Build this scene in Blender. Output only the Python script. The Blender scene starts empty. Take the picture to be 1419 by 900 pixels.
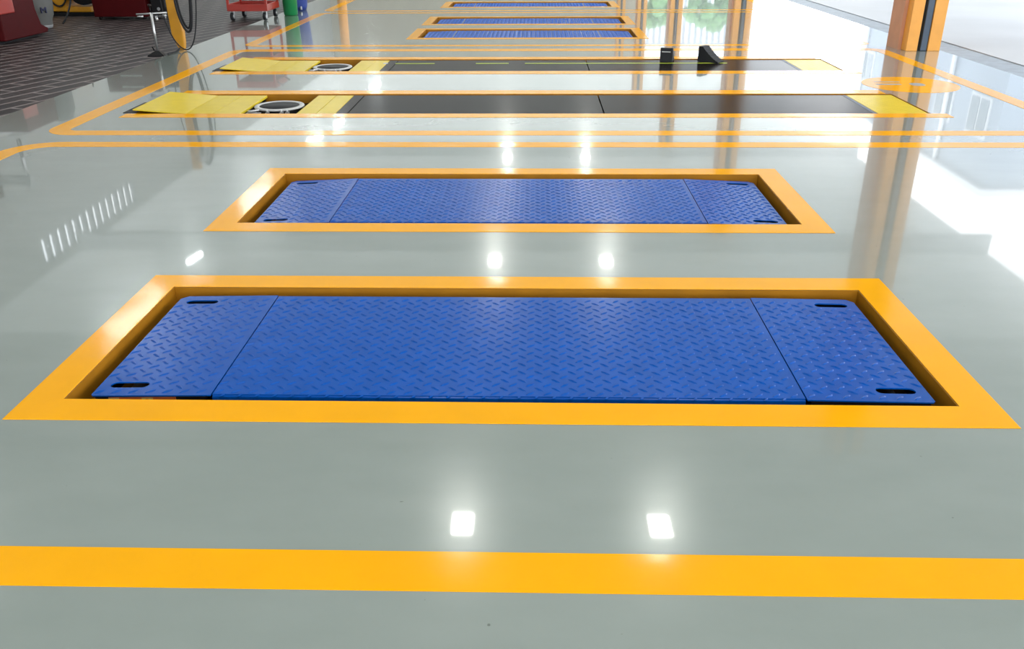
import bpy, bmesh, math, random
from mathutils import Vector, Matrix
random.seed(4)
PI = math.pi
sc = bpy.context.scene
C = sc.collection

# ------------------------------------------------------------------ camera
cam_d = bpy.data.cameras.new('camera')
cam_d.sensor_width = 36; cam_d.sensor_fit = 'HORIZONTAL'; cam_d.lens = 30.4865
cam_d.clip_end = 400; cam_d.clip_start = 0.02
cam = bpy.data.objects.new('camera', cam_d); C.objects.link(cam)
rt = Vector((0.99965164, 0.02583499, -0.00539875))
up = Vector((-0.00607638, 0.42433722, 0.90548385))
bk = Vector((0.02568406, -0.90513561, 0.42434638))
M = Matrix((rt, up, bk)).transposed().to_4x4(); M.translation = Vector((0, 0, 1.2))
cam.matrix_world = M
sc.camera = cam

# ------------------------------------------------------------------ world, sun, exposure
SKY = 4.4
w = bpy.data.worlds.new('overcast_sky'); sc.world = w; w.use_nodes = True
nt = w.node_tree; nt.nodes.clear()
wo = nt.nodes.new('ShaderNodeOutputWorld'); wb = nt.nodes.new('ShaderNodeBackground')
wt = nt.nodes.new('ShaderNodeTexCoord'); wn = nt.nodes.new('ShaderNodeTexNoise'); wr = nt.nodes.new('ShaderNodeValToRGB')
wn.inputs['Scale'].default_value = 2.2; wn.inputs['Detail'].default_value = 3
wr.color_ramp.elements[0].color = (0.84, 0.92, 1.0, 1); wr.color_ramp.elements[1].color = (1, 1, 1, 1)
wr.color_ramp.elements[0].position = 0.35; wr.color_ramp.elements[1].position = 0.65
wb.inputs['Strength'].default_value = SKY
nt.links.new(wt.outputs['Generated'], wn.inputs['Vector']); nt.links.new(wn.outputs['Fac'], wr.inputs['Fac'])
nt.links.new(wr.outputs['Color'], wb.inputs['Color']); nt.links.new(wb.outputs[0], wo.inputs[0])

sc.view_settings.view_transform = 'Standard'; sc.view_settings.look = 'None'
sc.view_settings.gamma = 1; sc.view_settings.use_curve_mapping = False
sc.view_settings.exposure = 0.0
try:
    sc.cycles.use_denoising = True
    sc.cycles.max_bounces = 8; sc.cycles.glossy_bounces = 4; sc.cycles.diffuse_bounces = 5
    sc.cycles.caustics_reflective = False; sc.cycles.caustics_refractive = False
    sc.cycles.sample_clamp_indirect = 8
except Exception:
    pass
LAMP_POWER = 44.0      # glow of one high bay lamp lens
LAMP_GLOW = 14.0
ROOF_T = (0.070, 0.160, 0.27)          # daylight passed by the roof, made translucent to light hall and floor

# ------------------------------------------------------------------ materials
def mat(name, col, rough=0.5, metal=0.0, coat=0.0, coat_rough=0.05, spec=0.5, noise=0.0, nscale=8.0, bump=0.0, bscale=20.0, bdist=0.01, ior=None):
    m = bpy.data.materials.new(name); m.use_nodes = True
    t = m.node_tree; b = t.nodes['Principled BSDF']
    b.inputs['Base Color'].default_value = (*col, 1); b.inputs['Roughness'].default_value = rough
    b.inputs['Metallic'].default_value = metal; b.inputs['Coat Weight'].default_value = coat
    b.inputs['Coat Roughness'].default_value = coat_rough; b.inputs['Specular IOR Level'].default_value = spec
    if ior: b.inputs['IOR'].default_value = ior
    tc = t.nodes.new('ShaderNodeTexCoord')
    if noise:
        n = t.nodes.new('ShaderNodeTexNoise'); n.inputs['Scale'].default_value = nscale; n.inputs['Detail'].default_value = 6
        t.links.new(tc.outputs['Object'], n.inputs['Vector'])
        r = t.nodes.new('ShaderNodeMapRange'); r.inputs[1].default_value = 0.3; r.inputs[2].default_value = 0.7
        r.inputs[3].default_value = 1 - noise; r.inputs[4].default_value = 1 + noise
        t.links.new(n.outputs['Fac'], r.inputs[0])
        x = t.nodes.new('ShaderNodeVectorMath'); x.operation = 'SCALE'; x.inputs[0].default_value = col
        t.links.new(r.outputs[0], x.inputs['Scale']); t.links.new(x.outputs[0], b.inputs['Base Color'])
    if bump:
        n2 = t.nodes.new('ShaderNodeTexNoise'); n2.inputs['Scale'].default_value = bscale; n2.inputs['Detail'].default_value = 2
        t.links.new(tc.outputs['Object'], n2.inputs['Vector'])
        bp = t.nodes.new('ShaderNodeBump'); bp.inputs['Strength'].default_value = bump; bp.inputs['Distance'].default_value = bdist
        t.links.new(n2.outputs['Fac'], bp.inputs['Height'])
        t.links.new(bp.outputs[0], b.inputs['Normal']); t.links.new(bp.outputs[0], b.inputs['Coat Normal'])
    return m

def emit(name, col, s):
    m = bpy.data.materials.new(name); m.use_nodes = True; t = m.node_tree; t.nodes.clear()
    o = t.nodes.new('ShaderNodeOutputMaterial'); e = t.nodes.new('ShaderNodeEmission')
    e.inputs[0].default_value = (*col, 1); e.inputs[1].default_value = s; t.links.new(e.outputs[0], o.inputs[0]); return m

def epoxy():
    m = bpy.data.materials.new('grey_epoxy'); m.use_nodes = True; t = m.node_tree; b = t.nodes['Principled BSDF']
    tc = t.nodes.new('ShaderNodeTexCoord')
    def noise(sc_, det, mp=None):
        n = t.nodes.new('ShaderNodeTexNoise'); n.inputs['Scale'].default_value = sc_; n.inputs['Detail'].default_value = det
        if mp:
            k = t.nodes.new('ShaderNodeMapping'); k.inputs['Scale'].default_value = mp
            t.links.new(tc.outputs['Object'], k.inputs[0]); t.links.new(k.outputs[0], n.inputs['Vector'])
        else: t.links.new(tc.outputs['Object'], n.inputs['Vector'])
        return n
    n1 = noise(1.2, 5); n2 = noise(3.5, 5, (1, 2.2, 1)); n3 = noise(45, 1)
    a = t.nodes.new('ShaderNodeMath'); a.operation = 'ADD'; t.links.new(n1.outputs['Fac'], a.inputs[0]); t.links.new(n2.outputs['Fac'], a.inputs[1])
    r = t.nodes.new('ShaderNodeMapRange'); r.inputs[1].default_value = 0.4; r.inputs[2].default_value = 1.6
    t.links.new(a.outputs[0], r.inputs[0])
    mx = t.nodes.new('ShaderNodeMix'); mx.data_type = 'RGBA'
    mx.inputs[6].default_value = (0.222, 0.259, 0.236, 1); mx.inputs[7].default_value = (0.270, 0.307, 0.284, 1)
    t.links.new(r.outputs[0], mx.inputs[0])
    # small specks of dirt
    rr = t.nodes.new('ShaderNodeValToRGB'); rr.color_ramp.elements[0].position = 0.17; rr.color_ramp.elements[1].position = 0.20
    rr.color_ramp.elements[0].color = (0.45, 0.45, 0.43, 1)
    t.links.new(n3.outputs['Fac'], rr.inputs[0])
    mm = t.nodes.new('ShaderNodeMix'); mm.data_type = 'RGBA'; mm.blend_type = 'MULTIPLY'; mm.inputs[0].default_value = 0.8
    t.links.new(mx.outputs[2], mm.inputs[6]); t.links.new(rr.outputs[0], mm.inputs[7]); t.links.new(mm.outputs[2], b.inputs['Base Color'])
    b.inputs['Roughness'].default_value = 0.19; b.inputs['Specular IOR Level'].default_value = 0.20
    b.inputs['Coat Weight'].default_value = 1.0; b.inputs['Coat Roughness'].default_value = 0.03; b.inputs['Coat IOR'].default_value = 1.25
    nb = noise(1.5, 1)
    bp = t.nodes.new('ShaderNodeBump'); bp.inputs['Strength'].default_value = 0.010; bp.inputs['Distance'].default_value = 0.01
    t.links.new(nb.outputs['Fac'], bp.inputs['Height']); t.links.new(bp.outputs[0], b.inputs['Coat Normal']); t.links.new(bp.outputs[0], b.inputs['Normal'])
    return m

def brick_floor():
    m = bpy.data.materials.new('brown_tile'); m.use_nodes = True; t = m.node_tree; b = t.nodes['Principled BSDF']
    tc = t.nodes.new('ShaderNodeTexCoord'); k = t.nodes.new('ShaderNodeMapping'); k.inputs['Rotation'].default_value = (0, 0, math.radians(-72))
    br = t.nodes.new('ShaderNodeTexBrick')
    br.inputs['Color1'].default_value = (0.022, 0.018, 0.019, 1); br.inputs['Color2'].default_value = (0.038, 0.031, 0.031, 1)
    br.inputs['Mortar'].default_value = (0.20, 0.17, 0.165, 1); br.inputs['Scale'].default_value = 1.0
    br.inputs['Brick Width'].default_value = 0.52; br.inputs['Row Height'].default_value = 0.17; br.inputs['Mortar Size'].default_value = 0.016
    br.inputs['Mortar Smooth'].default_value = 0.3
    t.links.new(tc.outputs['Object'], k.inputs[0]); t.links.new(k.outputs[0], br.inputs['Vector']); t.links.new(br.outputs['Color'], b.inputs['Base Color'])
    bp = t.nodes.new('ShaderNodeBump'); bp.inputs['Strength'].default_value = 0.35; bp.inputs['Distance'].default_value = 0.004
    t.links.new(br.outputs['Fac'], bp.inputs['Height']); bp.invert = True; t.links.new(bp.outputs[0], b.inputs['Normal'])
    b.inputs['Roughness'].default_value = 0.42; b.inputs['IOR'].default_value = 1.25; b.inputs['Specular IOR Level'].default_value = 0.3
    return m

M_FLOOR = epoxy()
M_TILE = brick_floor()
M_PIT = mat('dark_pit', (0.03, 0.03, 0.03), 0.8, noise=0.3)
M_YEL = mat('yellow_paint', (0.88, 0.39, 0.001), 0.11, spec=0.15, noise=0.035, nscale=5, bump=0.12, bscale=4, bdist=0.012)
M_WALLY = mat('shaded_yellow', (0.34, 0.14, 0.006), 0.5, spec=0.2, noise=0.12, nscale=7)  # border yellow with the shade on the pit walls put into the colour
M_BLUE = mat('blue_enamel', (0.0002, 0.074, 0.37), 0.23, spec=0.17, noise=0.10, nscale=14)
M_DBLUE = mat('dark_blue_edge', (0.004, 0.03, 0.16), 0.4)
M_BLACK = mat('black_steel', (0.006, 0.006, 0.007), 0.5, spec=0.2, noise=0.2)
M_RUB = mat('black_rubber', (0.012, 0.013, 0.016), 0.6, spec=0.3, noise=0.15, nscale=30)
M_DPLATE = mat('dark_steel_plate', (0.013, 0.010, 0.009), 0.19, ior=1.075, coat=0.0, coat_rough=0.08, noise=0.18, nscale=3, bump=0.05, bscale=3)
M_LEMON = mat('lemon_paint', (0.66, 0.50, 0.035), 0.25, ior=1.15, noise=0.05, nscale=12)
M_LIME = mat('lime_paint', (0.50, 0.62, 0.03), 0.4, noise=0.1)
M_STEEL = mat('bare_steel', (0.50, 0.51, 0.52), 0.3, metal=0.8, noise=0.15)
M_GALV = mat('galvanised_ring', (0.50, 0.50, 0.50), 0.45, metal=0.2, noise=0.1)
M_RED = mat('red_enamel', (0.055, 0.002, 0.003), 0.5, spec=0.12, noise=0.08)
M_REDC = mat('cart_red_enamel', (0.33, 0.025, 0.015), 0.4, coat=0.1, noise=0.06)
M_ORNG = mat('amber_column_paint', (0.80, 0.36, 0.06), 0.42, coat=0.1, noise=0.05)
M_TERRA = mat('terracotta_side', (0.58, 0.29, 0.18), 0.55, noise=0.06)  # browner tone than the flanges, for the column's left side
M_SLATE = mat('slate_pipe', (0.055, 0.085, 0.13), 0.4, noise=0.08)
M_GREY = mat('grey_paint', (0.28, 0.29, 0.30), 0.5, noise=0.06)
M_CREAM = mat('pale_tank_paint', (0.15, 0.155, 0.15), 0.5, spec=0.2, noise=0.05)
M_NAVY = mat('navy_ink', (0.01, 0.015, 0.07), 0.5)
M_GREEN = mat('green_plastic', (0.012, 0.23, 0.07), 0.4, noise=0.05)
M_BLUEP = mat('blue_plastic', (0.03, 0.06, 0.28), 0.4, noise=0.05)
M_MACHY = mat('amber_machine_paint', (0.58, 0.26, 0.004), 0.45, noise=0.08)
M_WHITE = mat('white_print', (0.75, 0.76, 0.78), 0.5)
M_LABEL = mat('orange_label', (0.42, 0.09, 0.02), 0.5)
M_LABELY = mat('cream_label', (0.45, 0.36, 0.13), 0.5)
def roof_mat(ROOF_T):  # unseen roof given an added glow of daylight, stronger with distance
    m = bpy.data.materials.new('added_daylight_roof'); m.use_nodes = True; t = m.node_tree; t.nodes.clear()
    o = t.nodes.new('ShaderNodeOutputMaterial'); a = t.nodes.new('ShaderNodeBsdfTranslucent'); d = t.nodes.new('ShaderNodeBsdfDiffuse'); x = t.nodes.new('ShaderNodeAddShader')
    a.inputs[0].default_value = (ROOF_T*0.97, ROOF_T, ROOF_T*0.97, 1); d.inputs[0].default_value = (0.55, 0.56, 0.55, 1)
    t.links.new(a.outputs[0], x.inputs[0]); t.links.new(d.outputs[0], x.inputs[1]); t.links.new(x.outputs[0], o.inputs[0]); return m
M_ROOF = [roof_mat(v) for v in ROOF_T]
M_BEAM = mat('pale_beam', (0.62, 0.64, 0.64), 0.55, noise=0.04)
M_LWALL = mat('grey_wall_paint', (0.50, 0.50, 0.48), 0.7, noise=0.05, nscale=2)
M_BWALL = mat('beige_wall_paint', (0.50, 0.46, 0.38), 0.7, noise=0.05, nscale=2)
M_CONC = mat('pale_concrete', (0.42, 0.435, 0.46), 0.5, spec=0.3, noise=0.10, nscale=0.6)
M_GUT = mat('wet_gutter_grate', (0.22, 0.26, 0.31), 0.5, noise=0.2, nscale=9)
M_FACADE = mat('pale_blue_facade', (0.32, 0.37, 0.44), 0.7, noise=0.05, nscale=0.4)
M_PANE = mat('dark_window_glass', (0.10, 0.14, 0.18), 0.1)
M_TRIMW = mat('white_trim', (0.75, 0.77, 0.8), 0.5)
M_LEAF = mat('pale_leaves', (0.10, 0.22, 0.08), 0.7, noise=0.3, nscale=3)
M_BARK = mat('bark', (0.10, 0.07, 0.05), 0.9, noise=0.2)
M_FENCE = mat('pale_fence_paint', (0.45, 0.48, 0.54), 0.6, noise=0.05)
M_LAMP = emit('lamp_lens', (0.97, 1.0, 0.90), LAMP_GLOW)
M_TUBE = emit('tube_glow', (0.95, 1.0, 1.0), 45)
M_DAY = emit('frosted_daylight', (0.93, 0.97, 1.0), 2.4)

# ------------------------------------------------------------------ mesh helpers
def box(bm, x0, x1, y0, y1, z0, z1, mi=0, skip=()):
    v = [bm.verts.new((x, y, z)) for z in (z0, z1) for y in (y0, y1) for x in (x0, x1)]
    F = {'b': (0, 2, 3, 1), 't': (4, 5, 7, 6), 'f': (0, 1, 5, 4), 'k': (2, 6, 7, 3), 'l': (0, 4, 6, 2), 'r': (1, 3, 7, 5)}
    for k, f in F.items():
        if k in skip: continue
        fc = bm.faces.new([v[i] for i in f]); fc.material_index = mi
    return v
def cyl(bm, p0, p1, r0, r1=None, n=16, cap=True, smooth=True):
    r1 = r0 if r1 is None else r1
    p0, p1 = Vector(p0), Vector(p1); d = (p1 - p0).normalized()
    a = Vector((0, 0, 1)) if abs(d.z) < 0.9 else Vector((1, 0, 0))
    u = d.cross(a).normalized(); v = d.cross(u)
    A = [bm.verts.new(p0 + r0 * (u * math.cos(2*PI*i/n) + v * math.sin(2*PI*i/n))) for i in range(n)]
    B = [bm.verts.new(p1 + r1 * (u * math.cos(2*PI*i/n) + v * math.sin(2*PI*i/n))) for i in range(n)]
    for i in range(n):
        f = bm.faces.new((A[i], B[i], B[(i+1) % n], A[(i+1) % n])); f.smooth = smooth
    if cap: bm.faces.new(A); bm.faces.new(B[::-1])
def tube(bm, pts, r, n=8, closed=False):
    pts = [Vector(p) for p in pts]; rings = []; N = len(pts)
    for i, p in enumerate(pts):
        a = pts[(i-1) % N] if (closed or i > 0) else p
        b = pts[(i+1) % N] if (closed or i < N-1) else p
        d = (b - a).normalized(); ref = Vector((0, 1, 0)) if abs(d.y) < 0.9 else Vector((0, 0, 1))
        u = d.cross(ref).normalized(); v = d.cross(u)
        rings.append([bm.verts.new(p + r * (u * math.cos(2*PI*k/n) + v * math.sin(2*PI*k/n))) for k in range(n)])
    for i in range(N if closed else N-1):
        A, B = rings[i], rings[(i+1) % N]
        for k in range(n):
            f = bm.faces.new((A[k], A[(k+1) % n], B[(k+1) % n], B[k])); f.smooth = True
    if not closed: bm.faces.new(rings[0][::-1]); bm.faces.new(rings[-1])
def lathe(bm, prof, c=(0, 0, 0), n=32, smooth=True):
    rings = []
    for r, z in prof:
        rings.append([bm.verts.new((c[0] + r*math.cos(2*PI*i/n), c[1] + r*math.sin(2*PI*i/n), c[2] + z)) for i in range(n)])
    for a, b in zip(rings, rings[1:]):
        for i in range(n):
            f = bm.faces.new((a[i], a[(i+1) % n], b[(i+1) % n], b[i])); f.smooth = smooth
    if prof[0][0] > 1e-4: bm.faces.new(rings[0][::-1])
    if prof[-1][0] > 1e-4: bm.faces.new(rings[-1])
def prism_xz(bm, poly, y0, y1):
    A = [bm.verts.new((x, y0, z)) for x, z in poly]; B = [bm.verts.new((x, y1, z)) for x, z in poly]; n = len(poly)
    for i in range(n): bm.faces.new((A[i], A[(i+1) % n], B[(i+1) % n], B[i]))
    bm.faces.new(A[::-1]); bm.faces.new(B)
def prism_yz(bm, poly, x0, x1):
    A = [bm.verts.new((x0, y, z)) for y, z in poly]; B = [bm.verts.new((x1, y, z)) for y, z in poly]; n = len(poly)
    for i in range(n): bm.faces.new((A[i], A[(i+1) % n], B[(i+1) % n], B[i]))
    bm.faces.new(A[::-1]); bm.faces.new(B)
def plate_poly(bm, outer, holes, z0, z1):
    """flat plate with holes, z1 on top"""
    def loop(pts, z): return [bm.verts.new((x, y, z)) for x, y in pts]
    for z, flip in ((z1, False), (z0, True)):
        es = []
        for L in [outer] + holes:
            vs = loop(L, z)
            es += [bm.edges.new((vs[i], vs[(i+1) % len(vs)])) for i in range(len(vs))]
        r = bmesh.ops.triangle_fill(bm, edges=es, use_beauty=True)
        for f in [g for g in r['geom'] if isinstance(g, bmesh.types.BMFace)]:
            f.normal_update()
            if (f.normal.z < 0) != flip: f.normal_flip()
    for L in [outer] + holes:
        A = loop(L, z0); B = loop(L, z1); n = len(L)
        for i in range(n): bm.faces.new((A[i], A[(i+1) % n], B[(i+1) % n], B[i]))
def obj(name, bm, m, parent=None, loc=None, bevel=0, fix=True):
    if fix:
        bmesh.ops.remove_doubles(bm, verts=bm.verts, dist=1e-6)
        bmesh.ops.recalc_face_normals(bm, faces=bm.faces)
    me = bpy.data.meshes.new(name); bm.to_mesh(me); bm.free()
    for k in (m if isinstance(m, (list, tuple)) else [m]): me.materials.append(k)
    o = bpy.data.objects.new(name, me); C.objects.link(o)
    if parent: o.parent = parent
    if loc: o.location = loc
    if bevel:
        b = o.modifiers.new('bevel', 'BEVEL'); b.width = bevel; b.segments = 2; b.limit_method = 'ANGLE'
    return o
def thing(name, label, cat, loc=(0, 0, 0), rotz=0, group=None):
    o = bpy.data.objects.new(name, None); C.objects.link(o); o.location = loc; o.rotation_euler = (0, 0, rotz)
    o.empty_display_size = 0.1; o['label'] = label; o['category'] = cat
    if group: o['group'] = group
    return o
def tag(o, label, cat, group=None):
    o['label'] = label; o['category'] = cat
    if group: o['group'] = group
    return o
def struct(name, bm, m, **k):
    o = obj(name, bm, m, **k); o['kind'] = 'structure'; return o
def NB(): return bmesh.new()
def copy_tree(o, parent=None):
    c = o.copy(); C.objects.link(c)
    if parent: c.parent = parent
    for ch in list(o.children): copy_tree(ch, c)
    return c

# ------------------------------------------------------------------ layout numbers (metres, camera foot at 0,0)
FX0, FX1, BD = -1.412, 1.257, 0.110                      # outer edges of the blue lift frames
FR = [(1.944, 2.972, 0.0), (3.478, 4.503, 0.0), (9.95, 10.98, -0.02), (11.34, 12.37, -0.02), (13.66, 14.69, -0.02)]
ALX = (-2.745, 2.648)
AL = [(5.925, 6.655), (7.735, 8.435)]
HOLES = [(FX0+BD+d, FX1-BD+d, y0+BD, y1-BD) for y0, y1, d in FR] + [(ALX[0], ALX[1], a, b) for a, b in AL]
PIT = -0.20
FLX0, FLX1, FLY0, FLY1 = -3.62, 3.98, -9.0, 42.7

# ------------------------------------------------------------------ floor with pits
bm = NB()
xs = sorted(set([FLX0, FLX1] + [v for h in HOLES for v in h[:2]])); ys = sorted(set([FLY0, FLY1] + [v for h in HOLES for v in h[2:]]))
def inh(x, y): return any(h[0] < x < h[1] and h[2] < y < h[3] for h in HOLES)
for i in range(len(xs)-1):
    for j in range(len(ys)-1):
        z = PIT if inh((xs[i]+xs[i+1])/2, (ys[j]+ys[j+1])/2) else 0.0
        f = bm.faces.new([bm.verts.new((x, y, z)) for x, y in ((xs[i], ys[j]), (xs[i+1], ys[j]), (xs[i+1], ys[j+1]), (xs[i], ys[j+1]))])
        f.material_index = 1 if z < 0 else 0
for h in HOLES:
    c = [(h[0], h[2]), (h[1], h[2]), (h[1], h[3]), (h[0], h[3])]
    for i in range(4):
        a, b = c[i], c[(i+1) % 4]
        f = bm.faces.new([bm.verts.new(p) for p in ((*a, 0), (*a, PIT), (*b, PIT), (*b, 0))]); f.material_index = 1
struct('floor', bm, [M_FLOOR, M_PIT], fix=False)
bm = NB(); box(bm, -9.6, FLX0, FLY0, FLY1, -0.1, 0.0); struct('floor', bm, M_TILE)
# outside yard and drain
bm = NB(); box(bm, 3.98, 4.32, FLY0, FLY1+40, -0.1, -0.012); struct('trim_1', bm, M_GUT)
bm = NB(); box(bm, 4.32, 90, FLY0, 110, -0.1, -0.004); struct('floor_yard', bm, M_CONC)
bm = NB(); box(bm, -60, 90, -50, FLY0, -0.1, -0.004); struct('floor_forecourt', bm, M_CONC)

# ------------------------------------------------------------------ roof, walls
RZ = 5.1
for (a, b), m_ in zip(((FLY0, 13.0), (13.0, 25.0), (25.0, FLY1)), M_ROOF):
    bm = NB(); bm.faces.new([bm.verts.new(p) for p in ((-9.6, a, RZ), (9.3, a, RZ), (9.3, b, RZ), (-9.6, b, RZ))])
    struct('ceiling', bm, m_)
for n, y in enumerate((1.0, 9.0, 17.0, 25.0, 33.0, 41.0)):
    bm = NB(); box(bm, -9.6, 9.3, y-0.09, y+0.09, RZ-0.40, RZ-0.385); box(bm, -9.6, 9.3, y-0.01, y+0.01, RZ-0.385, RZ-0.002); 
    struct('trim_%d' % (n+2), bm, M_BEAM)
bm = NB(); box(bm, -9.72, -9.6, FLY0, FLY1, -0.1, 4.42); box(bm, -9.72, -9.6, FLY0, FLY1, 4.95, RZ)
wy = [(15.7, 20.0)]
ed = [FLY0] + [v for p in wy for v in p] + [FLY1]
for a, b in zip(ed[::2], ed[1::2]): box(bm, -9.72, -9.6, a, b, 4.42, 4.95)
struct('wall_left', bm, M_LWALL)
for n, (a, b) in enumerate(wy):
    bm = NB(); k = int((b-a)/0.30)
    for i in range(k+1):
        y = a + (b-a)*i/k; box(bm, -9.70, -9.62, y-0.05, y+0.05, 4.42, 4.95)
    for z in (4.43, 4.94): box(bm, -9.69, -9.63, a, b, z-0.02, z+0.02)
    struct('window_%d' % (n+1), bm, M_GREY)
bm = NB()
box(bm, -9.6, 4.7, FLY1, FLY1+0.15, 0, RZ)
struct('wall_back', bm, M_BWALL)

# ------------------------------------------------------------------ steel columns
def column(x, y, label, group, face=1):
    t = thing('steel_column', label, 'column', (x, y, 0), 0, group)
    bm = NB(); box(bm, -0.165, -0.055, -0.12, 0.14, 0, 4.69); obj('flange', bm, M_ORNG, t, bevel=0.004)
    bm = NB(); box(bm, 0.045, 0.165, -0.12, 0.14, 0, 4.69); obj('flange', bm, M_ORNG, t, bevel=0.004)
    bm = NB(); box(bm, -0.055, 0.045, 0.0, 0.02, 0, 4.69); obj('web', bm, M_GREY, t)
    bm = NB(); box(bm, -0.20, -0.166, 0.0, 0.30, 0, 4.69); obj('side_panel', bm, M_TERRA, t)
    bm = NB(); box(bm, -0.022, 0.042, -0.11, -0.002, 0, 4.69); o = obj('downpipe', bm, M_SLATE, t, bevel=0.008); o['label'] = 'slate blue downpipe in the web'
    return t
column(3.785, 9.05, 'orange steel column with slate downpipe standing by the yard edge at right', 'x')['group'] = 'columns along the open side'
for y in (17.0, 25.0, 33.0, 41.0): column(3.785, y, 'orange steel column out of frame, ' + {17: 'next beyond the visible one', 25: 'second beyond the visible one', 33: 'third beyond the visible one', 41: 'last at the end wall'}[int(y)], 'columns along the open side')
column(3.785, 1.0, 'orange steel column out of frame beside the camera', 'columns along the open side')
t = thing('guard_post', 'short amber guard post on the tile edge, mirrored in the floor at the top', 'post', (-3.6, 17.0, 0))
bm = NB(); cyl(bm, (0, 0, 0.02), (0, 0, 1.0), 0.085, n=24); obj('post', bm, M_ORNG, t, bevel=0.01)
bm = NB(); box(bm, -0.16, 0.16, -0.16, 0.16, 0, 0.02); obj('base_plate', bm, M_GREY, t)

# ------------------------------------------------------------------ lamps
def lamp(x, y, label):
    t = thing('high_bay_lamp', label, 'lamp', (x, y, RZ), 0, 'square high bay lamps')
    bm = NB(); box(bm, -0.13, 0.13, -0.19, 0.19, -0.20, -0.10); obj('housing', bm, M_GREY, t)
    bm = NB()
    for i in (-1, 1):
        for j in (-1, 1): box(bm, i*0.058-0.053, i*0.058+0.053, j*0.088-0.080, j*0.088+0.080, -0.212, -0.2005)
    obj('lens', bm, M_LAMP, t)
    bm = NB(); cyl(bm, (0, 0, -0.10), (0, 0, 0), 0.012); obj('hanger', bm, M_GREY, t)
    ld = bpy.data.lights.new('lamp_light', 'AREA'); ld.shape = 'RECTANGLE'; ld.size = 0.23; ld.size_y = 0.35; ld.energy = LAMP_POWER
    ld.color = (1.0, 0.99, 0.93)
    lo = bpy.data.objects.new('lamp_light', ld); C.objects.link(lo); lo.parent = t; lo.location = (0, 0, -0.225)
for x, sd in ((-0.78, 'left'), (1.40, 'right')):
    for y, wh in ((7.75, 'below the nearest blue lift'), (15.9, 'between the nearest blue lifts'), (24.0, 'just behind the second blue lift')):
        lamp(x, y, 'high bay lamp, its %s floor reflection %s' % (sd, wh))
for y in (-0.2,):
    for x, sd in ((-0.78, 'left'), (1.40, 'right')): lamp(x, y, 'square high bay lamp hanging %s of the camera, out of view' % sd)
for y in (7.6,):
    lamp(-6.7, y, 'square high bay lamp hanging over the brown tiles')
for (y, L), wh in zip(((13.35, 1.6), (16.2, 0.5), (17.1, 0.12), (20.45, 1.5), (26.7, 1.1), (28.9, 0.8), (36.0, 1.2)),
        ('long tube lamp mirrored on the left border of the nearest blue lift', 'slim tube lamp mirrored as a streak left between the two nearest lifts',
         'very short tube lamp mirrored as a spot beside the left streak', 'long tube lamp mirrored on the left border of the second blue lift',
         'slim tube lamp mirrored at the double yellow lines', 'slim tube lamp mirrored just below the nearer dark runway', 'slim tube lamp mirrored between the two dark runways')):
    x, a = -6.84 if y < 28 else -6.55, 80
    t = thing('tube_lamp', wh, 'lamp', (x, y, RZ-0.1), math.radians(a), 'tube lamps over the tiled side')
    bm = NB(); box(bm, -L/2, L/2, -0.05, 0.05, 0.0, 0.04); obj('housing', bm, M_GREY, t)
    bm = NB(); cyl(bm, (-L/2, 0, -0.045), (L/2, 0, -0.045), 0.042, n=10); obj('tube', bm, M_TUBE, t)

# ------------------------------------------------------------------ outdoors, seen mirrored in the floor
def building(name, x0, x1, y0, y1, h, label, cols, rows):
    t = thing(name, label, 'building', ((x0+x1)/2, (y0+y1)/2, 0))
    X, Y = (x1-x0)/2, (y1-y0)/2
    bm = NB(); box(bm, -X, X, -Y, Y, 0, h); obj('wall', bm, M_FACADE, t)
    bm = NB(); box(bm, -X-0.25, X+0.25, -Y-0.25, Y+0.25, h, h+0.3); obj('roof', bm, M_TRIMW, t)
    for i in range(cols):
        for j in range(rows):
            yc = -Y + (i+0.5)*2*Y/cols; zc = 1.4 + j*(h-1.0)/rows
            bm = NB(); box(bm, -X-0.06, -X+0.02, yc-0.75, yc+0.75, zc-0.1, zc+1.35)
            f = obj('window_frame', bm, M_TRIMW, t)
            bm = NB()
            for s in (-1, 1): box(bm, -X-0.08, -X-0.05, yc+s*0.36-0.31, yc+s*0.36+0.31, zc, zc+1.25)
            obj('pane', bm, M_PANE, f)
    for yc in (-Y*0.45, Y*0.2, Y*0.86):
        bm = NB(); cyl(bm, (-X-0.12, yc, 0), (-X-0.12, yc, h), 0.09, n=8); obj('drainpipe', bm, M_TRIMW, t)
    return t
building('office_building', 16, 26, 30.5, 45.0, 7.6, 'pale blue two storey building across the yard, mirrored in the floor', 5, 2)
t = thing('warehouse_building', 'pale warehouse with slatted front at the far end of the yard, mirrored in the floor', 'building', (9.2, 66, 0))
bm = NB(); box(bm, -5.2, 4.3, -3.9, 4, 0, 6.8); obj('wall', bm, M_FENCE, t)
bm = NB()
for i in range(24): box(bm, -5.1 + i*0.4, -4.9 + i*0.4, -4.05, -3.9, 0, 6.5)
obj('slats', bm, M_TRIMW, t)
bm = NB(); box(bm, -5.4, 4.5, -4.2, 4.2, 6.8, 7.0); obj('roof', bm, M_TRIMW, t)
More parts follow.
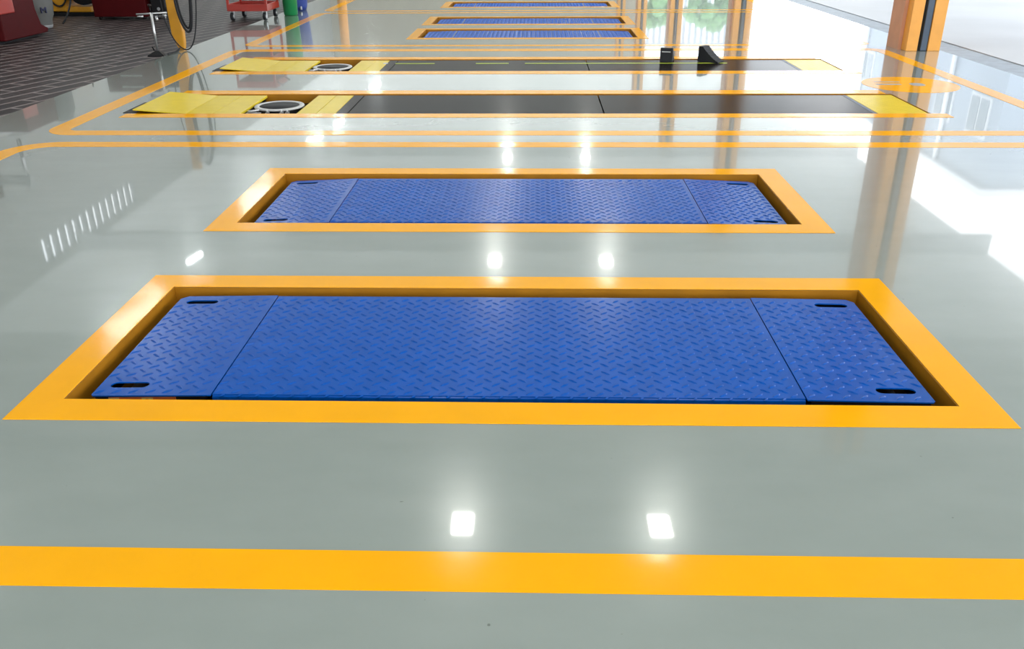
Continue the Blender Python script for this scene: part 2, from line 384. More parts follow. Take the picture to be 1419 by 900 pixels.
def tree(x, y, h, r):
    t = thing('broadleaf_tree', 'green broadleaf tree in front of the far warehouse, %s of the two' % ('left' if x < 9 else 'right'), 'tree', (x, y, 0), 0, 'trees in front of the warehouse')
    bm = NB(); cyl(bm, (0, 0, 0), (0, 0, h*0.6), 0.22, 0.12, n=10); obj('trunk', bm, M_BARK, t)
    bm = NB()
    for k in range(60):
        a, e = random.uniform(0, 2*PI), random.uniform(-0.6, 1.3); q = r*random.uniform(0.5, 0.95)
        c = Vector((q*math.cos(a)*math.cos(e), q*math.sin(a)*math.cos(e), h*0.68 + q*math.sin(e)))
        mtx = Matrix.Translation(c) @ Matrix.Rotation(random.uniform(0, 3), 4, 'X') @ Matrix.Diagonal((1, 0.8, 0.6, 1))
        bmesh.ops.create_icosphere(bm, subdivisions=1, radius=r*random.uniform(0.2, 0.36), matrix=mtx)
    obj('crown', bm, M_LEAF, t, fix=False)
for x, y, h, r in ((7.0, 55, 4.9, 1.4), (10.4, 56, 5.2, 1.6)): tree(x, y, h, r)

# ------------------------------------------------------------------ painted bay outlines
def ring_pts(x0, x1, y0, y1, r, n=10):
    P = []
    for cx, cy, a0 in ((x1-r, y0+r, -90), (x1-r, y1-r, 0), (x0+r, y1-r, 90), (x0+r, y0+r, 180)):
        for i in range(n+1):
            a = math.radians(a0 + 90*i/n); q = (cx + r*math.cos(a), cy + r*math.sin(a))
            if not P or math.hypot(q[0]-P[-1][0], q[1]-P[-1][1]) > 1e-5: P.append(q)
    if math.hypot(P[0][0]-P[-1][0], P[0][1]-P[-1][1]) < 1e-5: P.pop()
    return P
def bay(x0, x1, y0, y1, wf, wb, ws, r, label):
    bm = NB(); O = ring_pts(x0, x1, y0, y1, r); I = ring_pts(x0+ws, x1-ws, y0+wf, y1-wb, max(0.03, r-ws)); z = 0.0012
    n = len(O)
    A = [bm.verts.new((*p, z)) for p in O]; B = [bm.verts.new((*p, z)) for p in I]
    A0 = [bm.verts.new((*p, 0.0)) for p in O]; B0 = [bm.verts.new((*p, 0.0)) for p in I]
    for i in range(n):
        j = (i+1) % n
        bm.faces.new((A[i], A[j], B[j], B[i])); bm.faces.new((A0[i], A0[j], A[j], A[i])); bm.faces.new((B[i], B[j], B0[j], B0[i])); bm.faces.new((A0[j], A0[i], B0[i], B0[j]))
    return tag(obj('bay_outline', bm, M_YEL), label, 'floor line')
bay(-3.09, 3.47, 1.318, 5.100, 0.118, 0.120, 0.125, 0.28, 'yellow painted bay outline around the two nearest blue lifts')
bay(-3.09, 3.47, 5.285, 9.160, 0.120, 0.165, 0.130, 0.20, 'yellow painted bay outline around the two dark runway lifts')
bay(-3.09, 3.47, 9.365, 12.95, 0.110, 0.11, 0.125, 0.20, 'yellow painted bay outline around the third and fourth blue lifts')
bay(-3.09, 3.47, 13.15, 17.0, 0.11, 0.11, 0.125, 0.20, 'yellow painted bay outline around the farthest blue lift')
# round painted emblem by the column
bm = NB(); cx, cy, R_ = 2.94, 7.05, 0.36
ring = ring_pts(cx-R_, cx+R_, cy-R_, cy+R_, R_, 12)
def sub(x0, x1, y0, y1): return [(x0, y0), (x1, y0), (x1, y1), (x0, y1)]
plate_poly(bm, ring, [], 0.0, 0.0012)
em = tag(obj('painted_emblem', bm, M_YEL), 'orange painted round emblem on the floor in front of the right column', 'floor marking')
for q in (ring_pts(cx+0.0, cx+0.11, cy-0.07, cy+0.06, 0.05, 6), sub(cx-0.26, cx-0.07, cy-0.02, cy+0.03), sub(cx-0.24, cx-0.04, cy+0.10, cy+0.13)):
    bm = NB(); plate_poly(bm, q, [], 0.0012, 0.0018); obj('emblem_stroke', bm, M_GREY, em)

# ------------------------------------------------------------------ pit frames
def frame(x0, x1, y0, y1, bx, by0, by1, label, group=None):
    """painted border raised 2 mm plus the painted pit walls"""
    t = thing('pit_frame', label, 'frame', ((x0+x1)/2, (y0+y1)/2, 0), 0, group)
    X, Y0, Y1 = (x1-x0)/2, y0-(y0+y1)/2, y1-(y0+y1)/2
    bm = NB(); z = 0.002
    o = [(-X, Y0), (X, Y0), (X, Y1), (-X, Y1)]; i_ = [(-X+bx, Y0+by0), (X-bx, Y0+by0), (X-bx, Y1-by1), (-X+bx, Y1-by1)]
    if bx > 0:
        n = 24
        def dens(P):
            Q = []
            for a in range(4):
                p, q = P[a], P[(a+1) % 4]
                for k in range(n): Q.append((p[0]+(q[0]-p[0])*k/n, p[1]+(q[1]-p[1])*k/n))
            return Q
        O, I = dens(o), dens(i_)
        A = [bm.verts.new((*p, z)) for p in O]; B = [bm.verts.new((*p, z)) for p in I]
        A0 = [bm.verts.new((*p, 0)) for p in O]; B0 = [bm.verts.new((*p, 0)) for p in I]; N = len(O)
        for a in range(N):
            b = (a+1) % N
            bm.faces.new((A[a], A[b], B[b], B[a])); bm.faces.new((A0[a], A0[b], A[b], A[a])); bm.faces.new((B[a], B[b], B0[b], B0[a])); bm.faces.new((A0[b], A0[a], B0[a], B0[b]))
    else:
        box(bm, -X-0.06, X+0.10, Y0, Y0+by0, 0, z); box(bm, -X+0.04, X-0.04, Y1-by1, Y1, 0, z)
    obj('border', bm, M_YEL, t, bevel=0.0008)
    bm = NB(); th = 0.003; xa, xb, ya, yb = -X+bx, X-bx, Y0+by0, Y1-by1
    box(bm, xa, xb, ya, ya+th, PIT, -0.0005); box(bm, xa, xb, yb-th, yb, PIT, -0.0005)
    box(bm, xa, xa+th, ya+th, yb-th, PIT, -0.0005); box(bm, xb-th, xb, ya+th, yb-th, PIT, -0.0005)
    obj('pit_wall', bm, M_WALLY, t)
    return t
LN = ['nearest to the camera', 'second from the camera', 'just beyond the runway lifts', 'fourth from the camera', 'farthest from the camera']
for (y0, y1, d), s in zip(FR, LN):
    frame(FX0+d, FX1+d, y0, y1, BD, BD, BD, 'yellow painted frame around the blue lift ' + s)
frame(ALX[0], ALX[1], AL[0][0]-0.118, AL[0][1]+0.15, 0, 0.118, 0.15, 'yellow painted edging of the nearer dark runway pit')
frame(ALX[0], ALX[1], AL[1][0]-0.145, AL[1][1]+0.15, 0, 0.145, 0.15, 'yellow painted edging of the farther dark runway pit')

# ------------------------------------------------------------------ blue tread plate lifts
def stadium(cx, cy, L, W_, sk=0.0, n=6):
    P = []; r = W_/2
    for a0, s in ((-90, 1), (90, -1)):
        for i in range(n+1):
            a = math.radians(a0 + 180*i/n); P.append((cx + s*(L/2-r) + r*math.cos(a) + sk*r*math.sin(a), cy + r*math.sin(a)))
    return P
def lens(bm, x, y, z, ang, L=0.0170, W_=0.0056, h=0.0028):
    c, s = math.cos(ang), math.sin(ang)
    def P(u, v, dz): return bm.verts.new((x + u*c - v*s, y + u*s + v*c, z + dz))
    o = [P(-L, 0, 0), P(-L*0.5, -W_*0.85, 0), P(L*0.5, -W_*0.85, 0), P(L, 0, 0), P(L*0.5, W_*0.85, 0), P(-L*0.5, W_*0.85, 0)]
    t = [P(-L*0.62, 0, h*0.8), P(0, -W_*0.2, h), P(L*0.62, 0, h*0.8), P(0, W_*0.2, h)]
    fs = [(o[0], o[1], t[0]), (o[1], o[2], t[2], t[1], t[0]), (o[2], o[3], t[2]), (o[3], o[4], t[2]), (o[4], o[5], t[0], t[3], t[2]), (o[5], o[0], t[0]), (t[0], t[1], t[2], t[3])]
    for f in fs: bm.faces.new(f)
PX, PY = 0.0490, 0.0500
def tread(bm, x0, x1, y0, y1, z, avoid=()):
    j = 0; y = y0 + 0.016
    while y < y1 - 0.010:
        i = 0; x = x0 + (0.012 if j % 2 == 0 else 0.012 + PX*0.5)
        while x < x1 - 0.008:
            if not any(a < x < b and c < y < d for a, b, c, d in avoid):
                lens(bm, x, y, z, math.radians(38 if j % 2 == 0 else -38))
            x += PX
        y += PY/2; j += 1
MX0, MX1 = -0.905, 0.752; PH = 0.355                    # main plate x range, half width in y
def make_lift(label, ccat='lift'):
    t = thing('blue_scissor_lift', label, ccat, (0, 0, 0))
    bm = NB(); box(bm, MX0, MX1, -PH, PH, -0.055, 0.0)
    bmesh.ops.remove_doubles(bm, verts=bm.verts, dist=1e-6)
    bmesh.ops.bevel(bm, geom=[e for e in bm.edges if all(v.co.z > -0.01 for v in e.verts) and abs(e.verts[0].co.y-e.verts[1].co.y) < 0.01], offset=0.006, segments=3, affect='EDGES')
    bmesh.ops.recalc_face_normals(bm, faces=bm.faces)
    tread(bm, MX0, MX1, -PH+0.005, PH-0.005, 0.0)
    # tread bars folded over the front edge
    x = MX0 + 0.03
    while x < MX1-0.02:
        for yy in (-PH+0.0035,): lens(bm, x, yy, -0.0012, math.radians(55), 0.012, 0.004, 0.0022)
        x += PX
    obj('platform', bm, M_BLUE, t, fix=False)
    for s in (-1, 1):
        xi, xo = (MX0-0.004, -1.252) if s < 0 else (MX1+0.004, 1.108)
        L = abs(xo-xi); bm = NB()
        # local: x from 0 (hinge) outwards s*L
        ch = 0.022
        outl = [(0, -PH), (s*(L-ch*0.3), -PH), (s*L, -PH+ch*0.3), (s*L, PH-ch), (s*(L-ch), PH), (0, PH)]
        if s < 0: outl = outl[::-1]
        hx = s*(L-0.088); hl = 0.112
        hs = [stadium(hx, -PH+0.062, hl, 0.033), stadium(hx, PH-0.052, hl, 0.031)]
        plate_poly(bm, outl, [h[::-1] for h in hs], -0.004, 0.0)
        av = [(hx-hl/2-0.016, hx+hl/2+0.016, -PH+0.036, -PH+0.088), (hx-hl/2-0.016, hx+hl/2+0.016, PH-0.078, PH-0.026)]
        bmesh.ops.remove_doubles(bm, verts=bm.verts, dist=1e-6); bmesh.ops.recalc_face_normals(bm, faces=bm.faces)
        a, b = (min(0, s*L)+0.004, max(0, s*L)-0.004)
        tread(bm, a, b, -PH+0.006, PH-0.014, 0.0, av)
        f = obj('end_flap', bm, M_BLUE, t, fix=False); f.location = (xi, 0, 0); f.rotation_euler = (0, s*math.radians(0.9), 0)
        bm = NB(); x0, x1 = (min(s*0.012, s*(L-0.012)), max(s*0.012, s*(L-0.012)))
        box(bm, x0, x1, -PH+0.001, -PH+0.007, -0.050, -0.0042); box(bm, x0, x1, PH-0.007, PH-0.001, -0.050, -0.0042)
        box(bm, s*(L-0.018) if s > 0 else s*(L-0.012), s*(L-0.012) if s > 0 else s*(L-0.018), -PH+0.007, PH-0.007, -0.050, -0.0042)
        obj('skirt', bm, M_BLACK, f)
        if s < 0:
            bm = NB(); box(bm, -0.292, -0.10, -PH-0.0015, -PH+0.0008, -0.040, -0.0065)
            for k in range(1): pass
            lb = obj('warning_label', bm, M_LABEL, f); lb['label'] = 'orange warning label with two cream squares'
            for u0, u1 in ((-0.292, -0.262), (-0.197, -0.165)):
                bm = NB(); box(bm, u0, u1, -PH-0.0022, -PH-0.0016, -0.039, -0.0070); sq = obj('label_square', bm, M_LABELY, lb)
                bm = NB(); cyl(bm, ((u0+u1)/2, -PH-0.0030, -0.016), ((u0+u1)/2, -PH-0.0023, -0.016), 0.007, n=16); q_ = obj('label_symbol', bm, M_LABEL, lb)
    bm = NB()
    for yy in (-0.25, 0.25):
        box(bm, MX0+0.08, MX1-0.08, yy-0.03, yy+0.03, PIT+0.0145-0.0145, -0.12)
        box(bm, MX0+0.12, MX1-0.12, yy-0.02, yy+0.02, -0.13, -0.05)
    box(bm, MX0+0.08, MX0+0.14, -0.25, 0.25, PIT, -0.14); box(bm, MX1-0.14, MX1-0.08, -0.25, 0.25, PIT, -0.14)
    for v in bm.verts:
        if v.co.z < -0.19: v.co.z = PIT + 0.009
    for xa, xb in ((-1.24, -1.02), (0.87, 1.09)): box(bm, xa, xb, -PH+0.02, PH-0.02, -0.10, -0.095); box(bm, (xa+xb)/2-0.02, (xa+xb)/2+0.02, -0.1, 0.1, PIT+0.009, -0.10)  # black pans added under the end flaps so their slots read dark
    obj('base_frame', bm, M_BLACK, t)
    return t
def c_of(i): y0, y1, d = FR[i]; return (y0+y1)/2, d
LL = ['large blue tread plate lift nearest the camera, with orange label at its left end',
      'blue tread plate lift second from the camera, its end flaps sagging',
      'distant blue lift just beyond the dark runways',
      'distant narrow blue lift, fourth from the camera',
      'farthest blue lift at the top edge of the picture']
proto = make_lift(LL[0])
for i in range(5):
    o = proto if i == 0 else copy_tree(proto)
    y, d = c_of(i); o.location = (d, y - 0.003, -0.009); o['label'] = LL[i]; o['group'] = 'blue scissor lifts'
    if i > 0:
        for ch in o.children:
            if ch.name.startswith('end_flap'):
                ch.rotation_euler.y *= (2.8 if i == 1 else 1.5)
                for g in list(ch.children):
                    if g.name.startswith('warning'):
                        for q in list(g.children): bpy.data.objects.remove(q)
                        bpy.data.objects.remove(g)

# ------------------------------------------------------------------ dark runway lifts with turntables
def runway(ya, yb, label, lime):
    yc = (ya+yb)/2; H = (yb-ya)/2 - 0.028; tk = 0.018
    t = thing('runway_lift', label, 'lift', (0, yc, 0), 0, 'dark runway lifts')
    zt = -0.004
    def slab(name, x0, x1, m, parent=t, z=zt, th=tk, y0=-H, y1=H, bev=0.002):
        bm = NB(); box(bm, x0, x1, y0, y1, z-th, z); return obj(name, bm, m, parent, bevel=bev)
    # raised approach ramp at the left
    f = slab('ramp_plate', -0.365, 0.0, M_LEMON, z=0.0, th=0.008); f.location = (-2.405, 0, zt); f.rotation_euler = (0, math.radians(4.6), 0)
    f['label'] = 'yellow ramp plate tilted up at its outer edge'
    slab('yellow_plate', -2.402, -2.222, M_LEMON); slab('yellow_plate', -2.219, -2.03, M_LEMON)
    slab('yellow_plate', -1.640, -1.505, M_LEMON); slab('yellow_plate', -1.502, -1.372, M_LEMON)
    slab('hinge_plate', -1.370, -1.292, M_DPLATE)
    slab('deck_plate', -1.286, 0.462, M_DPLATE); slab('deck_plate', 0.470, 2.275, M_DPLATE)
    slab('end_bar', 2.277, 2.305, M_SLATE, th=0.03)
    # diamond pattern ramp at the right
    bm = NB(); x0, x1 = 2.308, 2.640; box(bm, x0, x1, -H, H, zt-0.010, zt); bmesh.ops.recalc_face_normals(bm, faces=bm.faces)
    nx, ny = 14, 28
    for i in range(nx):
        for j in range(ny):
            x = x0+0.014+(x1-x0-0.028)*i/(nx-1); y = -H+0.015+(2*H-0.03)*j/(ny-1)
            if (i+j) % 2 == 0: lens(bm, x, y, zt, 0, 0.008, 0.006, 0.0015)
    obj('ramp_plate', bm, M_LEMON, t, fix=False)
    bm = NB(); box(bm, -2.84, -2.745, -H, H*0.1, -yc*0+0.0001, 0.003); obj('dark_sheet', bm, M_BLACK, t)  # thin black sheet put in for the dark patch beside the ramp
    # support carcass
    bm = NB()
    for yy in (-H+0.03, H-0.03):
        box(bm, -1.36, 2.62, yy-0.02, yy+0.02, PIT+0.001, zt-tk)
        box(bm, -2.40, -2.04, yy-0.02, yy+0.02, PIT+0.001, zt-tk)
        box(bm, -1.63, -1.36, yy-0.02, yy+0.02, PIT+0.001, zt-tk)
    for xx in (-2.36, -2.08, -1.60, -1.30, 0.4, 0.5, 2.2, 2.6): box(bm, xx-0.02, xx+0.02, -H+0.05, H-0.05, PIT+0.001, zt-tk)
    obj('carcass', bm, M_BLACK, t)
    bm = NB(); box(bm, -2.03, -1.640, -H+0.02, H-0.0, PIT+0.001, -0.062); obj('bay_floor', bm, M_DPLATE, t)
    bm = NB(); box(bm, -2.03, -1.67, -H, H-0.30, -0.0618, -0.052); obj('turntable_tray', bm, M_STEEL, t)
    if lime:
        for a, b in ((-1.29, -0.93), (-0.10, 1.74), (-0.55, -0.25)):
            bm = NB(); box(bm, a, b, -0.012+0.12, 0.012+0.12, zt+0.0002, zt+0.0018); obj('lime_stripe', bm, M_LIME, t)
        bm = NB(); box(bm, -1.40, -1.36, 0.11, 0.13, zt, zt+0.006); obj('clip', bm, M_STEEL, t)
    # turntable resting in the bay
    w_ = thing('turntable', 'round steel wheel turntable in the left bay of the ' + ('farther' if lime else 'nearer') + ' dark runway', 'turntable', (-1.842, yc-0.015, -0.0690+0.0175), 0, 'wheel turntables')
    bm = NB(); lathe(bm, [(0.165, 0.0), (0.165, 0.030), (0.12, 0.030)], n=40); obj('base', bm, M_BLACK, w_)
    bm = NB(); lathe(bm, [(0.142, 0.0305), (0.174, 0.0305), (0.177, 0.036), (0.174, 0.043), (0.142, 0.043), (0.142, 0.0305)], n=48); obj('ring', bm, M_GALV, w_)
    bm = NB(); lathe(bm, [(0.0001, 0.0306), (0.1405, 0.0306), (0.1405, 0.041), (0.0001, 0.041)], n=48); obj('disc', bm, M_RUB, w_)
    bm = NB(); box(bm, -0.178, -0.08, -0.225, -0.190, 0.016, 0.030); cyl(bm, (-0.17, -0.20, 0.036), (-0.10, -0.165, 0.040), 0.008, n=8); obj('pointer', bm, M_STEEL, w_)
    for u in (-0.03, 0.07, 0.11):
        bm = NB(); box(bm, u-0.009, u+0.009, -0.235, -0.184, 0.006, 0.034); cyl(bm, (u, -0.215, 0.034), (u, -0.215, 0.050), 0.008, n=8); obj('lock_pin', bm, M_STEEL, w_)
runway(*AL[0], 'nearer long dark runway lift with yellow plates at its left end', False)
runway(*AL[1], 'farther long dark runway lift carrying two black wheel chocks', True)

# ------------------------------------------------------------------ wheel chocks
def chock(loc, rz, label, Wd, L, h):
    t = thing('wheel_chock', label, 'wheel chock', loc, rz, 'wheel chocks')
    # profile in y-z (local): tall face at y=0, slope falls to y=L; ribs on the slope
    P = [(0, 0), (0.004, h), (0.045, h)]
    n = 6
    for i in range(1, n+1):
        u = i/n; y = 0.045 + (L-0.045)*u; z = h*(1-u)**1.25 + 0.012*(u)
        P += [(y-0.010, z+0.004), (y-0.004, z+0.004), (y, z-0.004 if i < n else 0.010)]
    P += [(L, 0)]
    bm = NB(); prism_yz(bm, P, -Wd/2, Wd/2); obj('body', bm, M_RUB, t)
    return t
zr = -0.0015
k = chock((1.190, 8.250, zr), math.radians(-15), 'black rubber wheel chock with white lettering, left one on the farther runway', 0.112, 0.165, 0.122)
bm = NB()
x = -0.040
for wd in (0.007, 0.010, 0.006, 0.009, 0.008, 0.006, 0.009): box(bm, x, x+wd, -0.0008, 0.002, 0.087, 0.0945); x += wd + 0.0035
o = obj('lettering', bm, M_WHITE, k); o['label'] = 'line of tiny white lettering'
k = chock((1.535, 8.375, zr), math.radians(-128), 'black ribbed rubber wheel chock turned sideways, right one on the farther runway', 0.115, 0.205, 0.135)
k.location = (1.52, 8.335, zr)

# ------------------------------------------------------------------ things on the tiled side
# red tyre machine
t = thing('tire_changer', 'dark red tyre machine with a flared foot at the upper left corner', 'machine', (-6.15, 10.0, 0))
bm = NB(); prism_yz(bm, [(-0.42, 0.03), (0.46, 0.03), (0.50, 0.07), (0.36, 0.13), (0.30, 0.30), (0.28, 0.95), (-0.40, 0.95)], -0.42, 0.46)
obj('cabinet', bm, M_RED, t, bevel=0.01)
bm = NB(); box(bm, -0.44, 0.40, -0.44, 0.40, 0.0, 0.03); obj('plinth', bm, M_BLACK, t)
bm = NB(); box(bm, -0.60, -0.42, 0.0, 0.25, 0, 1.9); obj('mast', bm, M_RED, t, bevel=0.01)
bm = NB(); cyl(bm, (0, 0, 0.95), (0, 0, 1.03), 0.28, n=32); obj('clamp_table', bm, M_STEEL, t)
bm = NB(); box(bm, -0.6, 0.05, 0.08, 0.17, 1.6, 1.7); cyl(bm, (0, 0.12, 1.15), (0, 0.12, 1.75), 0.025); obj('swing_arm', bm, M_STEEL, t)
for s in (-0.2, 0.0, 0.2):
    bm = NB(); box(bm, s-0.04, s+0.04, -0.55, -0.40, 0.05, 0.075); obj('pedal', bm, M_BLACK, t)
# panel step on the front, paler red
bm = NB(); box(bm, 0.455, 0.475, -0.42, -0.14, 0.30, 0.80); obj('side_panel', bm, M_REDC, t, bevel=0.01)

# pale tank with the letter
t = thing('air_tank', 'pale grey upright tank lettered M behind the red tyre machine', 'tank', (-6.14, 11.15, 0))
bm = NB(); lathe(bm, [(0.13, 0.0), (0.14, 0.03), (0.15, 0.10), (0.175, 0.15), (0.19, 0.26), (0.19, 1.0), (0.14, 1.12), (0.03, 1.15)], n=36); obj('shell', bm, M_CREAM, t)
bm = NB(); lathe(bm, [(0.135, 0.0), (0.145, 0.035), (0.135, 0.04)], n=36); obj('foot_ring', bm, M_GREY, t)
cu = bpy.data.curves.new('letter', 'FONT'); cu.body = 'M'; cu.size = 0.10; cu.extrude = 0.012; cu.align_x = 'CENTER'
tmp = bpy.data.objects.new('tmp', cu); C.objects.link(tmp)
bpy.context.view_layer.update()
me = bpy.data.meshes.new_from_object(tmp.evaluated_get(bpy.context.evaluated_depsgraph_get())); bpy.data.objects.remove(tmp)
me.materials.clear(); me.materials.append(M_NAVY)
o = bpy.data.objects.new('lettering', me); C.objects.link(o); o.parent = t; o.rotation_euler = (PI/2, 0, math.radians(50)); o.location = (0.148, -0.124, 0.185); o['label'] = 'navy blue capital M'

# amber machine with a black motor drum
t = thing('compressor', 'amber yellow machine with black motor drum behind the pale tank', 'machine', (-6.5, 12.85, 0))
bm = NB(); prism_xz(bm, [(-0.42, 0.06), (-0.02, 0.06), (-0.05, 0.9), (-0.42, 0.9)], -0.25, 0.25); obj('housing', bm, M_MACHY, t, bevel=0.01)
bm = NB(); box(bm, -0.45, 0.55, -0.28, 0.28, 0.0, 0.05); obj('base', bm, M_BLACK, t)
bm = NB(); box(bm, -0.05, 0.32, -0.24, 0.24, 0.05, 0.12); obj('deck', bm, M_MACHY, t, bevel=0.01)
bm = NB(); cyl(bm, (0.22, -0.22, 0.33), (0.22, 0.22, 0.33), 0.19, n=28); obj('motor_drum', bm, M_BLACK, t)
bm = NB(); tube(bm, [(-0.10+0.13*math.cos(a), -0.27, 0.33+0.20*math.sin(a)) for a in [2*PI*i/24 for i in range(24)]], 0.012, closed=True); obj('hose_coil', bm, M_RUB, t)
for x_ in (0.43, 0.50):
    bm = NB(); cyl(bm, (x_, -0.2, 0.04), (x_, -0.2, 0.9), 0.012, n=8); obj('pipe', bm, M_BLACK, t)
bm = NB(); cyl(bm, (0.46, -0.22, 0.10), (0.46, -0.18, 0.10), 0.035, n=16); obj('valve', bm, M_STEEL, t)
bm = NB(); pts = []
for i in range(18):
    u = i/17; pts.append((-6.22+0.16*u, 12.30-0.75*u*u, 0.9*(1-u)**1.2+0.012))
tube(bm, pts, 0.011); tag(obj('air_hose', bm, M_RUB), 'thin black hose hanging down in front of the amber machine', 'hose')

# red cabinet
t = thing('tool_cabinet', 'dark red steel cabinet standing at the far end of the brown tiles', 'cabinet', (-5.545, 12.35, 0))
bm = NB(); box(bm, -0.36, 0.36, -0.25, 0.25, 0.035, 0.95); obj('body', bm, M_RED, t, bevel=0.01)
for i in range(4):
    bm = NB(); box(bm, -0.33, 0.33, -0.262, -0.25, 0.34+i*0.15, 0.47+i*0.15); d = obj('drawer', bm, M_RED, t, bevel=0.003)
    bm = NB(); box(bm, -0.15, 0.15, -0.28, -0.262, 0.42+i*0.15, 0.435+i*0.15); obj('handle', bm, M_STEEL, d)
for x_ in (-0.30, 0.30):
    for y_ in (-0.2, 0.2):
        bm = NB(); cyl(bm, (x_-0.015, y_, 0.025), (x_+0.015, y_, 0.025), 0.025, n=14); obj('caster', bm, M_BLACK, t)
# black machine beside it
t = thing('balancer', 'black machine base on small casters beside the dark red cabinet', 'machine', (-5.04, 12.35, 0))
bm = NB(); prism_xz(bm, [(-0.09, 0.05), (0.06, 0.05), (0.09, 0.14), (0.10, 0.9), (-0.10, 0.9), (-0.10, 0.12)], -0.2, 0.2); obj('body', bm, M_BLACK, t, bevel=0.01)
for x_, y_ in ((-0.07, -0.15), (0.04, -0.15), (-0.07, 0.15), (0.04, 0.15)):
    bm = NB(); cyl(bm, (x_-0.012, y_, 0.03), (x_+0.012, y_, 0.03), 0.028, n=14); obj('caster', bm, M_STEEL, t)
bm = NB(); cyl(bm, (0.0, -0.205, 0.13), (0.0, -0.20, 0.13), 0.022, n=12); obj('knob', bm, M_STEEL, t)
t = thing('gas_bottle', 'green gas bottle behind the crossbar stand', 'gas bottle', (-5.21, 12.95, 0))
bm = NB(); lathe(bm, [(0.07, 0), (0.075, 0.02), (0.075, 0.8), (0.05, 0.9), (0.02, 0.95)], n=24); obj('shell', bm, M_GREEN, t)
bm = NB(); cyl(bm, (0, 0, 0.95), (0, 0, 1.02), 0.018, n=12); obj('valve', bm, M_STEEL, t)

# crossbar stand
t = thing('crossbar_stand', 'steel T shaped stand with black foot at the tile edge', 'stand', (-3.690, 8.70, 0), 0)
bm = NB()
A = [(-0.085, -0.05), (0.075, -0.045), (0.02, 0.11), (-0.03, 0.10)]
vb = [bm.verts.new((x, y, 0.001)) for x, y in A]; vt = [bm.verts.new((x*0.22, y*0.22, 0.050)) for x, y in A]; vm = [bm.verts.new((x, y, 0.010)) for x, y in A]
for a, b in ((vb, vm), (vm, vt)):
    for i in range(4): bm.faces.new((a[i], a[(i+1) % 4], b[(i+1) % 4], b[i]))
bm.faces.new(vb[::-1]); bm.faces.new(vt)
obj('foot', bm, M_BLACK, t)
bm = NB(); cyl(bm, (0.0, 0, 0.045), (0.0, 0, 0.40), 0.011, 0.013, n=14); obj('pole', bm, M_STEEL, t)
bm = NB(); cyl(bm, (-0.145, 0, 0.385), (0.150, 0.0, 0.400), 0.008, n=12); obj('crossbar', bm, M_STEEL, t)
bm = NB(); cyl(bm, (-0.125, -0.03, 0.368), (-0.070, -0.03, 0.368), 0.008, n=10); obj('grip', bm, M_STEEL, t)
bm = NB(); cyl(bm, (0.120, -0.03, 0.378), (0.155, -0.03, 0.38), 0.008, n=10); obj('grip', bm, M_STEEL, t)
bm = NB(); cyl(bm, (0, 0, 0.40), (-0.004, 0, 0.455), 0.006, n=10); cyl(bm, (-0.004, 0, 0.455), (-0.004, 0, 0.475), 0.016, n=12); obj('top_knob', bm, M_BLACK, t)
bm = NB(); cyl(bm, (0.04, 0, 0.36), (0.052, 0, 0.33), 0.012, n=10); obj('clamp_screw', bm, M_STEEL, t)
bm = NB(); cyl(bm, (-0.03, 0.0, 0.05), (-0.045, 0, 0.085), 0.007, n=8); obj('lever', bm, M_BLACK, t)
# amber hose stand with hoses
t = thing('hose_stand', 'amber yellow curved hose stand beside the steel T shaped stand', 'stand', (-3.625, 9.17, 0))
bm = NB()
P = []
for i in range(13):
    u = i/12; P.append((-0.055 - 0.035*math.sin(u*PI*0.6) , 0.0+1.2*u))
prof_l = [(-0.022, 0.0), (-0.050, 0.06), (-0.078, 0.15), (-0.085, 0.35), (-0.085, 1.25)]
prof_r = [(-0.02+0.02, 1.25), (0.0, 0.45), (0.030, 0.28), (0.042, 0.18), (0.038, 0.07), (0.026, 0.0)]
prism_xz(bm, prof_l[::1] + prof_r, -0.035, 0.035)
obj('post', bm, M_MACHY, t, bevel=0.01)
bm = NB(); cyl(bm, (0.10, -0.19, 1.09), (0.10, 0.0, 1.09), 0.03, n=16); box(bm, -0.06, 0.13, -0.01, 0.02, 1.05, 1.13); obj('hook', bm, M_STEEL, t)
def loop(cx, cz, rx, rz_, y, r, label):
    bm = NB(); n = 48
    tube(bm, [(cx + rx*math.cos(2*PI*i/n)*(1+0.05*math.sin(4*PI*i/n)), y + 0.01*math.sin(2*PI*i/n*3), cz + rz_*math.sin(2*PI*i/n)) for i in range(n)], r, closed=True)
    return tag(obj('air_hose', bm, M_RUB), label, 'hose')
loop(-3.545, 0.580, 0.180, 0.570, 9.060, 0.0065, 'thin black hose hung in a wide loop on the amber hose stand')
loop(-3.485, 0.67, 0.088, 0.485, 9.03, 0.012, 'thick black hose in a narrow loop on the amber stand, nearest the camera')
loop(-3.505, 0.69, 0.072, 0.475, 9.09, 0.011, 'thick black hose hung in a narrow loop, inner turn against the amber post')
bm = NB(); tube(bm, [(-3.60, 8.72, 0.012), (-3.62, 8.78, 0.012), (-3.60, 8.9, 0.010), (-3.605, 9.0, 0.014), (-3.60, 9.04, 0.03)], 0.008)
tag(obj('air_hose', bm, M_RUB), 'short black hose on the floor between the two stands', 'hose')

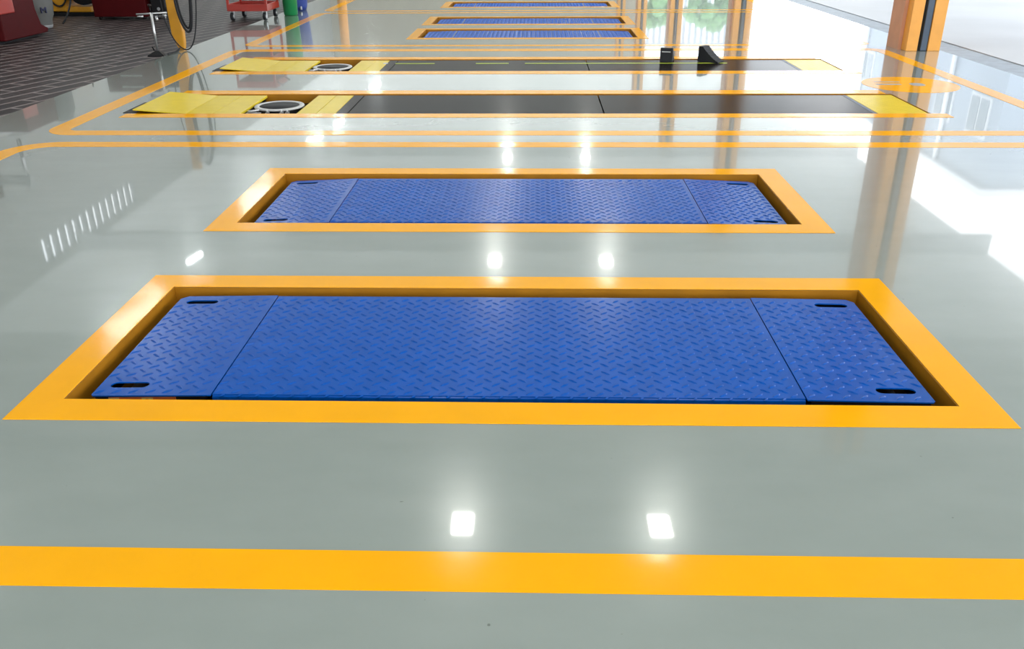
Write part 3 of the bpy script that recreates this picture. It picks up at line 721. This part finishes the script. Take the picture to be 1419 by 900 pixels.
# red tool cart
t = thing('tool_cart', 'red tool cart on chrome casters beside the green bin', 'cart', (-3.775, 12.20, 0))
for k_, z in enumerate((0.118, 0.45, 0.78)):
    bm = NB(); x0, x1, y0, y1 = -0.265, 0.265, -0.29, 0.29; hgt = 0.085
    box(bm, x0, x1, y0, y1, z, z+0.01); box(bm, x0, x1, y0, y0+0.012, z+0.01, z+hgt); box(bm, x0, x1, y1-0.012, y1, z+0.01, z+hgt)
    box(bm, x0, x0+0.012, y0+0.012, y1-0.012, z+0.01, z+hgt); box(bm, x1-0.012, x1, y0+0.012, y1-0.012, z+0.01, z+hgt)
    obj('tray', bm, M_REDC, t, bevel=0.003)
for x_ in (-0.25, 0.25):
    for y_ in (-0.275, 0.275):
        bm = NB(); box(bm, x_-0.014, x_+0.014, y_-0.014, y_+0.014, 0.118, 0.86); obj('post', bm, M_REDC, t)
        bm = NB(); xx = x_*0.86; yy = y_*0.9
        cyl(bm, (xx-0.018, yy, 0.051), (xx+0.018, yy, 0.051), 0.050, n=20); w1 = obj('caster', bm, M_RUB, t)
        bm = NB(); cyl(bm, (xx-0.022, yy, 0.051), (xx+0.022, yy, 0.051), 0.030, n=16); box(bm, xx-0.026, xx-0.0225, yy-0.02, yy+0.02, 0.045, 0.118); box(bm, xx+0.0225, xx+0.026, yy-0.02, yy+0.02, 0.045, 0.118)
        obj('hub', bm, M_STEEL, w1)
bm = NB(); tube(bm, [(0.265, -0.2, 0.80), (0.33, -0.2, 0.84), (0.33, 0.2, 0.84), (0.265, 0.2, 0.80)], 0.012); obj('handle', bm, M_STEEL, t)
t = thing('waste_bin', 'green plastic bin beside the red tool cart', 'bin', (-3.395, 12.62, 0))
bm = NB(); lathe(bm, [(0.080, 0.0), (0.094, 0.012), (0.108, 0.55), (0.113, 0.56), (0.108, 0.565), (0.100, 0.55), (0.085, 0.02)], n=32); obj('shell', bm, M_GREEN, t)
bm = NB(); lathe(bm, [(0.112, 0.48), (0.116, 0.49), (0.112, 0.50)], n=32); obj('rim_band', bm, M_GREEN, t)
t = thing('storage_bin', 'small dark blue container behind the green bin', 'bin', (-3.47, 13.35, 0))
bm = NB(); lathe(bm, [(0.11, 0.0), (0.13, 0.06), (0.16, 0.5), (0.165, 0.52), (0.15, 0.51)], n=28); obj('shell', bm, M_BLUEP, t)
bm = NB(); cyl(bm, (0.06, -0.13, 0.04), (0.08, -0.13, 0.04), 0.025, n=12); obj('wheel', bm, M_STEEL, t)
